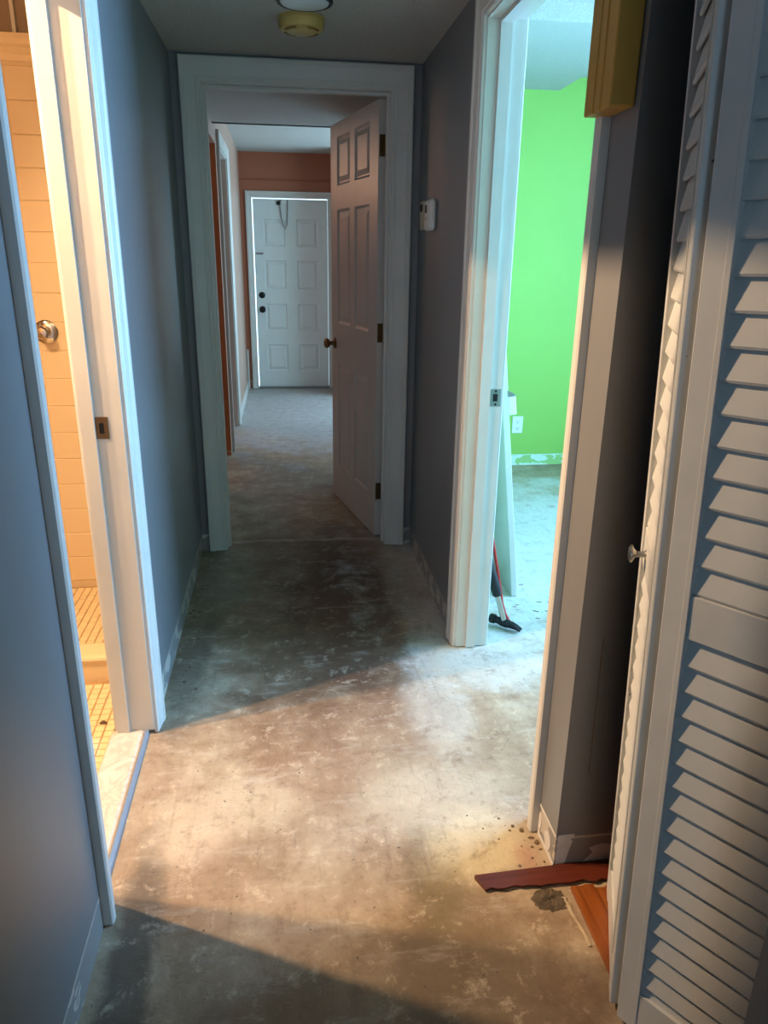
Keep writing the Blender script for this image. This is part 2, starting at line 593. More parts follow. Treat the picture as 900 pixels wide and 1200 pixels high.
def window_wall(name, label, paint, xw, y0, y1, wy0, wy1, wz0, wz1, ztop, n):
    m = MB()
    m.box(xw, xw + 0.1, y0, wy0, 0, ztop)
    m.box(xw, xw + 0.1, wy1, y1, 0, ztop)
    m.box(xw, xw + 0.1, wy0, wy1, 0, wz0)
    m.box(xw, xw + 0.1, wy0, wy1, wz1, ztop)
    struct(m.build(name, paint), label, 'wall')
    root = thing('window_%d' % n, 'white framed window in the ' + label, 'window', (xw + 0.05, (wy0 + wy1) / 2, wz0), kind='structure')
    hy, hz = (wy1 - wy0) / 2, wz1 - wz0
    m = MB()
    m.box(-0.03, 0.03, -hy, -hy + 0.04, 0, hz).box(-0.03, 0.03, hy - 0.04, hy, 0, hz)
    m.box(-0.03, 0.03, -hy, hy, 0, 0.04).box(-0.03, 0.03, -hy, hy, hz - 0.04, hz)
    m.build('window_frame', 'white', root)
    MB().box(-0.02, 0.02, -0.015, 0.015, 0.04, hz - 0.04).build('mullion', 'white', root)
    MB().box(-0.09, -0.03, -hy - 0.04, hy + 0.04, -0.02, 0.02).build('window_sill', 'white', root)


window_wall('wall_front_room_right', 'pale side wall of the front room', 'paint_hall2', 1.60, 5.05, YF, 6.0, 7.6, 0.5, 2.1, ZF, 1)
# green room shell
ZG = 2.425
window_wall('wall_green_right', 'pale side wall of the lime green bedroom', 'paint_pale', 3.0, 1.44, 4.88, 1.6, 3.2, 0.875, 2.125, ZG, 2)
w = MB()
w.box(XR + TW, 3.1, 4.88, 4.99, 0, ZG + 0.02)
struct(w.build('wall_green_back', 'paint_green'), 'lime green bedroom wall with glue marks along the bottom', 'wall')
w = MB()
w.box(XR + TW, 3.1, 1.381, 1.44, 0, ZG)
struct(w.build('wall_green_near', 'paint_pale'), 'pale walls on the doorway side of the lime bedroom', 'wall')
struct(MB().box(XR + TW, XR + TW + 0.006, GO1 + 0.1, 4.88, 0, ZG).build('wall_green_partition', 'paint_pale'), 'pale partition behind the leaning white panel', 'wall')
# closet: pale side walls and back
w = MB()
w.box(XR + TW, 1.25, 1.327, 1.381, 0, ZF)
w.box(1.25, 1.30, 0.40, 1.381, 0, ZF)
w.box(XR + TW, 1.25, 0.36, 0.40, 0, ZF)
struct(w.build('wall_closet', 'paint_grey'), 'grey painted inside walls of the closet', 'wall')
# bathroom shell
w = MB()
w.box(-2.1, -2.0, 0.8, 3.15, 0, ZF).box(-2.1, XL - TW, 0.8, 0.9, 0, ZF)
struct(w.build('wall_bathroom_left', 'paint_bath'), 'cream bathroom walls away from the doorway', 'wall')
YT = 3.05
w = MB()
w.box(-2.0, -0.99, YT + 0.0005, YT + 0.15, 0, ZF)
w.box(-0.70, XL - TW, YT + 0.0005, YT + 0.15, 0, ZF)
w.box(-0.99, -0.70, YT + 0.0005, YT + 0.15, 0, 2.085).box(-0.99, -0.70, YT + 0.0005, YT + 0.15, 2.30, ZF)
wb = struct(w.build('wall_bathroom_end', 'grout'), 'beige tiled shower wall seen through the bathroom doorway', 'wall')
tile_me = MB().rbox(0, 0.1055, -0.008, 0.004, 0, 0.1055, 0.0018).mesh('wall_tile', 'tile')
for r in range(18):
    for c_ in range(7):
        t_ = put('wall_tile', tile_me, wb)
        t_.location = (-1.26 + c_ * 0.108, YT + 0.006 + rnd.uniform(-0.0007, 0.0007), 0.045 + r * 0.108)
cap = MB()
cap.prism([(0, 0), (-0.012, 0.0), (-0.016, 0.016), (-0.022, 0.022), (-0.022, 0.038), (-0.034, 0.046), (-0.040, 0.060), (-0.040, 0.078), (0, 0.078)],
          lambda a, b: (-1.29, YT + 0.008 + a, 2.0 + b), lambda a, b: (XL - TW, YT + 0.008 + a, 2.0 + b))
cap.build('sill_moulding', 'tile', wb)
win = thing('window_3', 'small frosted window above the tiled shower wall', 'window', (-0.845, YT + 0.05, 2.085), kind='structure')
m = MB()
m.box(-0.145, -0.125, -0.02, 0.02, 0, 0.215).box(0.125, 0.145, -0.02, 0.02, 0, 0.215).box(-0.125, 0.125, -0.02, 0.02, 0.2, 0.215)
m.build('window_frame', 'white', win)
MB().box(-0.050, -0.038, -0.022, 0.01, 0, 0.2).build('mullion', 'white', win)
MB().box(-0.125, -0.050, -0.004, 0.004, 0, 0.2).build('pane', 'glass_grey', win)
MB().box(-0.038, 0.125, -0.004, 0.004, 0, 0.2).build('pane', 'glass_grey', win)
# kitchen shell
w = MB()
w.box(-2.7, -2.6, 3.2, 8.3, 0, ZF).box(-2.6, XK - TW, 3.2, 3.3, 0, ZF)
struct(w.build('wall_kitchen', 'paint_orange'), 'orange walls of the kitchen beyond the opening', 'wall')
# wall behind, with a made-up window for the fill light
w = MB()
w.box(XL, -0.28, YB - 0.1, YB, 0, ZC).box(0.38, XR, YB - 0.1, YB, 0, ZC)
w.box(-0.28, 0.38, YB - 0.1, YB, 0, 0.85).box(-0.28, 0.38, YB - 0.1, YB, 2.05, ZC)
struct(w.build('wall_back', 'paint_grey'), 'grey hallway end wall behind the viewpoint', 'wall')
root = thing('window_4', 'made-up white window frame around the fill light behind the viewpoint', 'window', (0.05, YB - 0.05, 0.85), kind='structure')
m = MB()
m.box(-0.33, -0.29, -0.03, 0.03, 0, 1.2).box(0.29, 0.33, -0.03, 0.03, 0, 1.2).box(-0.29, 0.29, -0.03, 0.03, 0, 0.04).box(-0.29, 0.29, -0.03, 0.03, 1.16, 1.2)
m.build('window_frame', 'white', root)

# ceilings
m = MB()
m.box(XL - 0.02, XR + 0.02, YB, 5.15, ZC, ZC + 0.10)
m.box(XL, XR, 5.10, 5.15, ZC, ZF)
struct(m.build('ceiling', 'ceiling'), 'dropped popcorn textured ceiling of the hallway', 'ceiling')
m = MB()
m.box(XL - 0.1, 1.7, 5.15, 8.3, ZF, ZF + 0.1).box(XR, 1.7, 3.56, 5.15, ZF, ZF + 0.1)
struct(m.build('ceiling_front', 'ceiling'), 'higher popcorn ceiling in front of the white entrance door', 'ceiling')
struct(MB().box(XR + 0.05, 3.15, 1.3, 5.0, ZG, ZG + 0.1).build('ceiling_green', 'ceiling'), 'bright popcorn ceiling of the lime green room', 'ceiling')
struct(MB().box(-2.1, XL - 0.05, 0.8, 3.2, ZF, ZF + 0.1).build('ceiling_bathroom', 'ceiling_tan'), 'ceiling of the bathroom', 'ceiling')
struct(MB().box(-2.7, XK - 0.1, 3.2, 8.3, ZF, ZF + 0.1).build('ceiling_kitchen', 'ceiling'), 'ceiling of the kitchen', 'ceiling')
struct(MB().box(XR + 0.05, 1.3, 0.36, 1.38, ZF, ZF + 0.05).build('ceiling_closet', 'ceiling'), 'ceiling inside the closet', 'ceiling')

# ------------------------------------------------------------------ door frames


def profile(W):
    return [(0, 0), (0, 0.009), (0.004, 0.012), (0.013, 0.012), (0.017, 0.015), (0.022, 0.0145), (W - 0.026, 0.018), (W - 0.021, 0.0215), (W - 0.004, 0.0215), (W, 0.018), (W, 0)]


def frame(root, f, h0, h1, zt, W0, W1, WH, gap=0.0):
    """casing in a wall plane: f(h, t, z) -> xyz; legs inside h0/h1, head at zt; each piece its own part"""
    def leg(hh, s_, W):
        mb = MB()
        k = WH / W
        mb.prism(profile(W), lambda a, t: f(hh + s_ * a, t, gap), lambda a, t: f(hh + s_ * a, t, zt + a * k))
        mb.build('casing', 'white', root)
    leg(h0, -1, W0)
    leg(h1, 1, W1)
    mb = MB()
    mb.prism(profile(WH), lambda a, t: f(h0 - a * W0 / WH, t, zt + a), lambda a, t: f(h1 + a * W1 / WH, t, zt + a))
    mb.build('head_casing', 'white', root)


# end doorway (opens in Y)
t1 = thing('trim_1', 'white casing and jamb around the panelled door doorway', 'door frame', kind='structure')
frame(t1, lambda h, t, z: (h, YE - t, z), DO0 - 0.005, DO1 + 0.005, DOH + 0.005, 0.083, 0.090, 0.090, 0.004)
frame(t1, lambda h, t, z: (h, YE + TW + t, z), DO0 - 0.005, DO1 + 0.005, DOH + 0.005, 0.083, 0.083, 0.083, 0.004)
MB().box(DO0 - 0.019, DO0, YE, YE + TW, 0.004, DOH + 0.018).build('jamb', 'white', t1)
MB().box(DO1, DO1 + 0.019, YE, YE + TW, 0.004, DOH + 0.018).build('jamb', 'white', t1)
MB().box(DO0, DO1, YE, YE + TW, DOH, DOH + 0.018).build('head_jamb', 'white', t1)
MB().box(DO0, DO0 + 0.011, YE + 0.035, YE + 0.07, 0.004, DOH).build('door_stop', 'white', t1)
MB().box(DO1 - 0.011, DO1, YE + 0.035, YE + 0.07, 0.004, DOH).build('door_stop', 'white', t1)
MB().box(DO0 + 0.011, DO1 - 0.011, YE + 0.035, YE + 0.07, DOH - 0.011, DOH).build('head_stop', 'white', t1)

# bathroom doorway (opens in X, hall side faces +X)
t2 = thing('trim_2', 'white casing and jamb of the warmly lit bathroom doorway', 'door frame', kind='structure')
frame(t2, lambda h, t, z: (XL + t, h, z), BO0 - 0.006, BO1 + 0.006, BOH + 0.006, 0.058, 0.078, 0.075, 0.003)
frame(t2, lambda h, t, z: (XL - TW - t * 0.6, h, z), BO0 - 0.006, BO1 + 0.006, BOH + 0.006, 0.058, 0.058, 0.058, 0.012)
MB().box(XL - TW, XL, BO0 - 0.019, BO0, 0.016, BOH + 0.018).build('jamb', 'white', t2)
jb = MB().box(XL - TW, XL, BO1, BO1 + 0.019, 0.016, BOH + 0.018).build('jamb', 'white', t2)
MB().box(XL - TW, XL, BO0, BO1, BOH, BOH + 0.018).build('head_jamb', 'white', t2)
MB().box(XL - 0.105, XL - 0.070, BO0, BO0 + 0.011, 0.016, BOH).build('door_stop', 'white', t2)
MB().box(XL - 0.105, XL - 0.070, BO1 - 0.011, BO1, 0.016, BOH).build('door_stop', 'white', t2)
MB().box(XL - 0.105, XL - 0.070, BO0 + 0.011, BO1 - 0.011, BOH - 0.011, BOH).build('head_stop', 'white', t2)
sp = MB().rbox(-0.016, 0.016, -0.0015, 0.0015, -0.029, 0.029, 0.0008).build('strike_plate', 'brass', jb)
sp.location = (XL - 0.053, BO1 - 0.0012, 0.948)
MB().box(XL - 0.060, XL - 0.048, BO1 - 0.0034, BO1 - 0.002, 0.933, 0.961).build('latch_hole', 'black', jb)

# green room doorway (hall side faces -X)
t3 = thing('trim_3', 'white casing and jamb of the lime green room doorway', 'door frame', kind='structure')
frame(t3, lambda h, t, z: (XR - t, h, z), GO0 - 0.004, GO1 + 0.004, GOH + 0.005, 0.050, 0.078, 0.078, 0.004)
frame(t3, lambda h, t, z: (XR + TW + t, h, z), GO0 - 0.004, GO1 + 0.004, GOH + 0.005, 0.050, 0.078, 0.078, 0.004)
MB().box(XR, XR + TW, GO0 - 0.018, GO0, 0.004, GOH + 0.018).build('jamb', 'white', t3)
jg = MB().box(XR, XR + TW, GO1, GO1 + 0.018, 0.004, GOH + 0.018).build('jamb', 'white', t3)
MB().box(XR, XR + TW, GO0, GO1, GOH, GOH + 0.018).build('head_jamb', 'white', t3)
MB().box(XR + 0.036, XR + 0.071, GO0, GO0 + 0.011, 0.004, GOH).build('door_stop', 'white', t3)
MB().box(XR + 0.036, XR + 0.071, GO1 - 0.011, GO1, 0.004, GOH).build('door_stop', 'white', t3)
MB().box(XR + 0.036, XR + 0.071, GO0 + 0.011, GO1 - 0.011, GOH - 0.011, GOH).build('head_stop', 'white', t3)
sp = MB().rbox(-0.019, 0.019, -0.0015, 0.0015, -0.029, 0.029, 0.0008).build('strike_plate', 'steel_plate', jg)
sp.location = (XR + 0.092, GO1 - 0.0012, 0.940)
MB().box(XR + 0.083, XR + 0.099, GO1 - 0.0036, GO1 - 0.002, 0.928, 0.953).build('latch_hole', 'black', jg)
for zz in (0.918, 0.962):
    MB().lathe([(0.004, 0), (0.0035, 0.0014)], 10, (XR + 0.092, GO1 - 0.0042, zz), 'y').build('screw', 'blackmetal', jg)

# kitchen opening trim: casing legs of the second opening
t4 = thing('trim_4', 'white casing around the kitchen opening of the front hall', 'door frame', kind='structure')
frame(t4, lambda h, t, z: (XK + t, h, z), 5.46, 6.30, 2.075, 0.06, 0.065, 0.07, 0.005)
MB().box(XK - TW, XK, 6.282, 6.30, 0.005, 2.08).build('jamb', 'white', t4)
MB().box(XK - TW, XK, 5.46, 5.478, 0.005, 2.08).build('jamb', 'white', t4)
MB().box(XK - TW, XK, 5.478, 6.282, 2.062, 2.08).build('head_jamb', 'white', t4)

# front door frame
FD0, FD1, FDH = -0.287, 0.487, 1.932
t5 = thing('trim_5', 'white casing around the front entrance door', 'door frame', kind='structure')
frame(t5, lambda h, t, z: (h, YF - t, z), FD0, FD1, FDH, 0.060, 0.060, 0.060, 0.003)
MB().box(FD0 - 0.02, FD0, YF, YF + 0.12, 0, FDH + 0.02).build('jamb', 'white', t5)
MB().box(FD1, FD1 + 0.02, YF, YF + 0.12, 0, FDH + 0.02).build('jamb', 'white', t5)
MB().box(FD0, FD1, YF, YF + 0.12, FDH, FDH + 0.02).build('head_jamb', 'white', t5)
MB().rbox(FD0, FD1, YF - 0.01, YF + 0.12, 0, 0.018, 0.004).build('sill', 'steel_plate', t5)

# picture rail line above the front door, corner strip
struct(MB().rbox(XK, 0.612, YF - 0.012, YF, 2.088, 2.10, 0.003).build('trim_6', 'paint_terracotta'), 'thin painted rail on the terracotta wall above the front door', 'trim')
struct(MB().rbox(XK + 0.002, XK + 0.022, YF - 0.05, YF - 0.002, 0.0, 0.42, 0.003).build('trim_7', 'white'), 'short white strip standing in the corner by the front door', 'trim')

# baseboards that are still there
bb = MB()
bb.prism([(0, 0), (0.008, 0), (0.008, 0.07), (0.004, 0.082), (0, 0.082)], lambda a, b: (XK + a, 6.37, b), lambda a, b: (XK + a, YF - 0.05, b))
struct(bb.build('baseboard_front', 'white'), 'low white baseboard along the front hall wall', 'baseboard')
bb = MB()
bb.box(XL, DO0 - 0.09, YE - 0.008, YE, 0.004, 0.095)
struct(bb.build('baseboard_end', 'paint_grey'), 'grey painted baseboard stub beside the end door frame', 'baseboard')

# ------------------------------------------------------------------ panelled doors


def panel_mesh(w_, h_, T, mat, dep=0.008):
    mb = MB()
    rings = [(0.0, 0.0), (0.012, dep), (0.018, dep), (0.042, 0.0015), (0.046, 0.0015)]

    def sheet(sgn):
        vs, fs = [], []
        for (i, d) in rings:
            y = d if sgn > 0 else T - d
            vs += [(i, y, i), (w_ - i, y, i), (w_ - i, y, h_ - i), (i, y, h_ - i)]
        for r in range(len(rings) - 1):
            for k in range(4):
                a, b = r * 4 + k, r * 4 + (k + 1) % 4
                fs.append((a, b, b + 4, a + 4))
        q = (len(rings) - 1) * 4
        fs.append((q, q + 1, q + 2, q + 3))
        return vs, fs
    v1, f1 = sheet(1)
    v2, f2 = sheet(-1)
    n = len(v1)
    mb.v = v1 + v2
    mb.f = f1 + [tuple(i + n for i in f) for f in f2] + [(k, (k + 1) % 4, n + (k + 1) % 4, n + k) for k in range(4)]
    return mb.mesh('panel', mat)


def panel_door(root, W, H, T, panels, mat):
    """frame slab in x 0..W, y 0..T, z 0..H with moulded panels as parts"""
    xs = sorted({0, W} | {p[0] for p in panels} | {p[1] for p in panels})
    zs = sorted({0, H} | {p[2] for p in panels} | {p[3] for p in panels})
    mb = MB()
    for a, b in zip(xs, xs[1:]):
        for c, d in zip(zs, zs[1:]):
            mx, mz = (a + b) / 2, (c + d) / 2
            if any(p[0] < mx < p[1] and p[2] < mz < p[3] for p in panels):
                continue
            mb.add([(a, 0, c), (b, 0, c), (b, 0, d), (a, 0, d)], [(0, 1, 2, 3)])
            mb.add([(a, T, c), (b, T, c), (b, T, d), (a, T, d)], [(3, 2, 1, 0)])
    mb.add([(0, 0, 0), (0, T, 0), (0, T, H), (0, 0, H)], [(0, 1, 2, 3)])
    mb.add([(W, 0, 0), (W, T, 0), (W, T, H), (W, 0, H)], [(3, 2, 1, 0)])
    mb.add([(0, 0, 0), (W, 0, 0), (W, T, 0), (0, T, 0)], [(3, 2, 1, 0)])
    mb.add([(0, 0, H), (W, 0, H), (W, T, H), (0, T, H)], [(0, 1, 2, 3)])
    me = bpy.data.meshes.new('door_slab')
    me.from_pydata(mb.v, [], mb.f)
    me.materials.append(M[mat])
    put('door_slab', me, root)
    for (x0, x1, z0, z1) in panels:
        p = put('panel', panel_mesh(x1 - x0, z1 - z0, T, mat, 0.008 if T < 0.04 else 0.014), root)
        p.location = (x0, 0, z0)


# open six panel door: hinge line at the right jamb, swings into the front hall
HX, HY = 0.4705, 3.566
ux, uy = -0.166, 0.766
DW, DT = 0.768, 0.035
d1 = thing('door_1', 'open white six-panel door with brass knob and hinges', 'door', (HX, HY, 0.012), kind='structure')
d1.rotation_euler = (0, 0, math.atan2(uy, ux))      # local +x along the leaf, local +y to the left face
P6 = [(0.120, 0.345, 1.715, 1.945), (0.423, 0.648, 1.715, 1.945), (0.120, 0.345, 1.02, 1.60), (0.423, 0.648, 1.02, 1.60), (0.120, 0.345, 0.205, 0.805), (0.423, 0.648, 0.205, 0.805)]
panel_door(d1, DW, 2.012, DT, P6, 'white_door')
for zz in (1.832, 1.026, 0.238):
    m = MB()
    m.rbox(-0.0022, 0.0, 0.003, 0.030, zz - 0.044, zz + 0.044, 0.0008)
    hg = m.build('hinge', 'brass', d1)
    mm = MB()
    mm.lathe([(0.0062, -0.046), (0.0062, 0.046)], 12, (-0.003, -0.005, zz))
    mm.lathe([(0.004, 0.046), (0.0055, 0.050), (0.002, 0.054)], 12, (-0.003, -0.005, zz))
    mm.build('knuckle', 'brass', hg, True)
for side in (1, -1):
    y0 = DT if side > 0 else 0
    m = MB()
    prof = [(0.031, 0.0), (0.031, 0.004), (0.026, 0.008), (0.013, 0.010), (0.0105, 0.026), (0.014, 0.032), (0.024, 0.038), (0.0275, 0.047), (0.026, 0.056), (0.017, 0.062), (0.004, 0.063)]
    m.lathe([(r, h * side) for r, h in prof], 24, (DW - 0.062, y0, 0.905), 'y')
    m.build('knob', 'brass', d1, True)
MB().rbox(DW, DW + 0.002, 0.005, 0.030, 0.877, 0.933, 0.0006).build('latch_plate', 'brass', d1)

# unseen bathroom door, added at the near jamb to shade the bathroom light
d4 = thing('door_4', 'unseen white bathroom door added to shade the bathroom light', 'door', (XL - TW - 0.008, 1.358, 0.02), kind='structure')
d4.rotation_euler = (0, 0, math.radians(180 - 5))
panel_door(d4, 0.60, 1.90, 0.035, [(0.1, 0.27, 0.2, 0.8), (0.33, 0.5, 0.2, 0.8), (0.1, 0.27, 0.98, 1.75), (0.33, 0.5, 0.98, 1.75)], 'white_door')
for ch_ in d4.children:
    ch_.location.y -= 0.035
MB().lathe([(0.03, -0.035), (0.03, -0.040), (0.012, -0.046), (0.012, -0.062), (0.026, -0.072), (0.024, -0.088), (0.004, -0.092)], 20, (0.545, 0, 0.93), 'y').build('knob', 'brass', d4, True)

# front door
d2 = thing('door_2', 'closed white eight-panel front door with deadbolt and chain', 'door', (FD0 + 0.012, YF + 0.035, 0.020), kind='structure')
FW, FH, FT = FD1 - FD0 - 0.016, FDH - 0.030, 0.044
xo = -(FD0 + 0.012)
PL = []
for (z0, z1) in ((1.467, 1.733), (1.045, 1.33), (0.615, 0.895), (0.187, 0.47)):
    PL += [(xo - 0.180, xo + 0.045, z0 - 0.02, z1 - 0.02), (xo + 0.160, xo + 0.385, z0 - 0.02, z1 - 0.02)]
panel_door(d2, FW, FH, FT, PL, 'white_steel')
for (zz, nm, prof) in ((0.961, 'deadbolt', [(0.033, 0.0), (0.033, -0.006), (0.027, -0.012), (0.020, -0.014), (0.012, -0.020), (0.012, -0.028), (0.003, -0.029)]),
                       (0.814, 'door_knob', [(0.034, 0.0), (0.034, -0.005), (0.014, -0.012), (0.013, -0.030), (0.026, -0.042), (0.029, -0.052), (0.024, -0.062), (0.004, -0.065)])):
    MB().lathe(prof, 20, (xo - 0.214, 0, zz), 'y').build(nm, 'blackmetal', d2, True)
MB().rbox(xo - 0.262, xo - 0.185, -0.012, 0.0, 1.366, 1.386, 0.003).build('chain_slide', 'steel_plate', d2)
m = MB()
m.tube([(0.004 + 0.0, -0.02, 1.372), (0.010, -0.022, 1.30), (0.013, -0.022, 1.22), (0.016, -0.022, 1.172)], 0.004, 6)
m.build('chain', 'steel_plate', d2)
m = MB()
m.tube([(xo - 0.005, -0.012, FH - 0.01), (xo + 0.0, -0.014, 1.80), (xo + 0.022, -0.015, 1.66), (xo + 0.048, -0.016, 1.615), (xo + 0.066, -0.015, 1.66), (xo + 0.074, -0.014, 1.80), (xo + 0.076, -0.012, FH - 0.01)], 0.0045, 6)
m.build('hanging_cord', 'cord', d2)
MB().rbox(xo - 0.036, xo + 0.002, -0.022, 0.0, FH - 0.055, FH - 0.02, 0.004).build('bracket', 'blackmetal', d2)
MB().rbox(xo + 0.012, xo + 0.068, -0.024, 0.0, FH - 0.05, FH - 0.004, 0.004).build('closer_block', 'white_steel', d2)

# ------------------------------------------------------------------ louvered bifold closet door
d3 = thing('door_3', 'white louvered bifold closet door folded half open', 'door', (0.6, 0.965, 0.012), kind='structure')
d3.rotation_euler = (0, -0.038, 0)
LW, LH, LT, SW = 0.283, 1.985, 0.028, 0.040
PITCH_S = 0.0447


def leaf(origin, u, nrm, knob):
    """local frame: x along leaf from the fold, y = into the closet, z up; hall face at y=0"""
    lf = MB()
    for (a, b) in ((0, SW), (LW - SW, LW)):
        lf.rbox(a, b, 0, LT, 0, LH, 0.002)
    for (z0, z1) in ((0, 0.092), (0.832, 0.903), (1.905, LH)):
        lf.rbox(SW, LW - SW, 0.002, LT - 0.002, z0, z1, 0.001)
    for a in (SW - 0.009, LW - SW):
        lf.rbox(a, a + 0.009, -0.0015, 0.004, 0.092, 1.905, 0.0008)
    o = lf.build('leaf', 'louver', d3)
    X, Y = Vector((u[0], u[1], 0)), Vector((-nrm[0], -nrm[1], 0))
    Z = Vector((0, 0, 1))
    base = Vector((origin[0] - 0.6, origin[1] - 0.965, 0))
    o.matrix_local = Matrix(((X.x, Y.x, Z.x, base.x), (X.y, Y.y, Z.y, base.y), (X.z, Y.z, Z.z, base.z), (0, 0, 0, 1)))
    # slat cross section: lower edge out to the hall, upper edge into the closet
    h = 0.054
    sec = [(0.004, 0.0), (0.006, -0.004), (0.0095, -0.003), (0.021, h - 0.004), (0.021, h), (0.016, h)]
    sm = MB().prism(sec, lambda a, b: (SW - 0.002, a, b), lambda a, b: (LW - SW + 0.002, a, b)).mesh('slat', 'louver')
    zz = 0.8905
    spots = []
    z = 0.908
    while z < 1.88:
        spots.append(z)
        z += PITCH_S
    z = 0.832 - PITCH_S
    while z > 0.07:
        spots.append(z)
        z -= PITCH_S
    for z in spots:
        s_ = put('slat', sm, o)
        s_.location = (0, 0, z)
    if knob:
        k = MB().lathe([(0.009, 0.0), (0.006, -0.003), (0.0055, -0.017), (0.010, -0.021), (0.0165, -0.024), (0.0165, -0.027), (0.011, -0.030), (0.003, -0.031)], 20, (LW / 2 + 0.05, 0.002, 0.868), 'y')
        k.build('knob', 'nickel', o, True)
    return o


aA = math.radians(34)
leaf((0.594, 0.949), (math.sin(aA), -math.cos(aA)), (-math.cos(aA), -math.sin(aA)), False)
uB = Vector((0.105, 0.255)).normalized()
leaf((0.592, 0.976), (uB.x, uB.y), (-uB.y, uB.x), True)
for o in d3.children:
    if o.matrix_local.to_3x3().determinant() < 0:
        pass
m = MB()
m.box(0.655, 0.685, CO0, CO1, COH - 0.03, COH)
struct(m.build('trim_9', 'steel_plate'), 'metal track across the top of the closet opening', 'track')

# ------------------------------------------------------------------ closet floor boards
yy = [0.68, 1.262]
x = 0.622
k = 0
cw = [0.056, 0.058, 0.057, 0.058, 0.056, 0.058, 0.057, 0.057, 0.058, 0.056]
cf = thing('floor_closet', 'orange wooden strip flooring left inside the closet', 'floor', kind='structure')
for wd in cw:
    m = MB()
    n = 7
    pts = [(x, 0.66), (x + wd - 0.0012, 0.66)]
    far = []
    for i in range(n):
        q = i / (n - 1)
        far.append((x + wd - 0.0012 - q * (wd - 0.0012), 1.262 + rnd.uniform(-0.006, 0.005) - (0.012 if k == 1 else 0)))
    pts += far
    m.prism(pts, lambda a, b: (a, b, 0.001), lambda a, b: (a, b, 0.011))
    m.build('plank', 'orangewood', cf)
    x += wd
    k += 1

# red stained board lying across the closet mouth: straight far edge, broken near edge
pts = [(0.408, 1.3135), (0.612, 1.3215), (0.86, 1.3245)]
near = []
n = 30
for i in range(n + 1):
    q = i / n
    xx = 0.86 - q * (0.86 - 0.424)
    yb = 1.272 - 0.006 * (1 - q)
    near.append((xx, yb + rnd.uniform(-0.0035, 0.0035) + 0.003 * math.sin(xx * 90)))
m = MB()
m.prism(pts + near, lambda a, b: (a, b + (0.004 if b < 1.29 else 0), 0.0005), lambda a, b: (a, b, 0.0125 if b > 1.29 else 0.0115))
tag(m.build('wooden_board', 'redwood'), 'dark red wooden strip with a broken edge across the closet mouth', 'board')

# dark lump of old mortar in front of the board


def lump(name, mat, cx, cy, rx, ry, h, seed, n=16, rings=5):
    r_ = random.Random(seed)
    vs, fs = [], []
    off = [r_.uniform(0.9, 1.08) for _ in range(n)]
    for j in range(rings):
        q = j / rings
        for k_ in range(n):
            a = 2 * math.pi * k_ / n
            rr = (1 - q) * off[k_] * (1 + r_.uniform(-0.08, 0.08))
            vs.append((rx * rr * math.cos(a), ry * rr * math.sin(a), 0.0 if j == 0 else h * (1 - (1 - q) ** 3) * r_.uniform(0.6, 1.2)))
    vs.append((0, 0, h))
    for j in range(rings - 1):
        for k_ in range(n):
            a, b = j * n + k_, j * n + (k_ + 1) % n
            fs.append((a, b, b + n, a + n))
    q = (rings - 1) * n
    for k_ in range(n):
        fs.append((q + k_, q + (k_ + 1) % n, rings * n))
    fs.append(tuple(range(n - 1, -1, -1)))
    o = MB().add(vs, fs).build(name, mat)
    o.location = (cx, cy, 0)
    return o


tag(lump('mortar_lump', 'mortar', 0.566, 1.236, 0.040, 0.032, 0.006, 3, 36, 8), 'dark crumbly mortar patch stuck to the slab beside the red board', 'mortar')
m = MB()
left, right = [], []
for i in range(15):
    q = i / 14
    left.append((0.594 + 0.013 * q + rnd.uniform(-0.003, 0.002), 1.238 - 0.13 * q))
    right.append((0.600 + 0.013 * q + rnd.uniform(-0.002, 0.003), 1.238 - 0.13 * q))
m.prism(left + right[::-1], lambda a, b: (a, b, 0), lambda a, b: (a, b, 0.003))
tag(m.build('mortar_ridge', 'chip_pale'), 'thin pale ridge of old mortar along the closet planks', 'mortar')

# loose chips near the pier, and by the bathroom
chip_me = []
for s_ in range(4):
    r_ = random.Random(50 + s_)
    vs = [(r_.uniform(0.7, 1.2) * math.cos(a), r_.uniform(0.5, 1.0) * math.sin(a), 0) for a in [k_ * math.pi / 3 for k_ in range(6)]]
    vs += [(v[0] * 0.7, v[1] * 0.7, r_.uniform(0.35, 0.7)) for v in vs]
    fs = [(5, 4, 3, 2, 1, 0), (6, 7, 8, 9, 10, 11)] + [(k_, (k_ + 1) % 6, (k_ + 1) % 6 + 6, k_ + 6) for k_ in range(6)]
    chip_me.append(MB().add(vs, fs).mesh('concrete_chip', 'chip'))
spots = [(0.566, 1.452, 0.009), (0.548, 1.470, 0.006), (0.583, 1.425, 0.008), (0.592, 1.408, 0.009), (0.536, 1.455, 0.0045), (0.575, 1.395, 0.005), (0.594, 1.385, 0.005),
         (0.52, 1.50, 0.004), (0.500, 1.43, 0.0035), (0.47, 1.47, 0.003), (0.44, 1.52, 0.003), (0.565, 1.36, 0.004), (0.55, 1.40, 0.003), (0.59, 1.345, 0.004)]
for i, (cx, cy, s_) in enumerate(spots):
    o = put('concrete_chip', chip_me[i % 4])
    o.location = (cx, cy, 0)
    o.scale = (s_, s_, s_ * 0.7)
    o.rotation_euler = (0, 0, rnd.uniform(0, 6.28))
    tag(o, 'small brown chip of broken mortar by the grey pier', 'chip', 'mortar chips by the pier')
for i in range(26):
    o = put('debris_crumb', chip_me[i % 4])
    s_ = rnd.uniform(0.003, 0.008)
    o.location = (-0.415 + abs(rnd.gauss(0.02, 0.04)), rnd.uniform(2.12, 3.40), 0)
    o.scale = (s_, s_ * 1.3, s_ * 0.4)
    o.rotation_euler = (0, 0, rnd.uniform(0, 6.28))
    tag(o, 'dark crumb of floor glue along the foot of the grey bathroom-side wall', 'debris', 'crumbs along the bathroom wall')
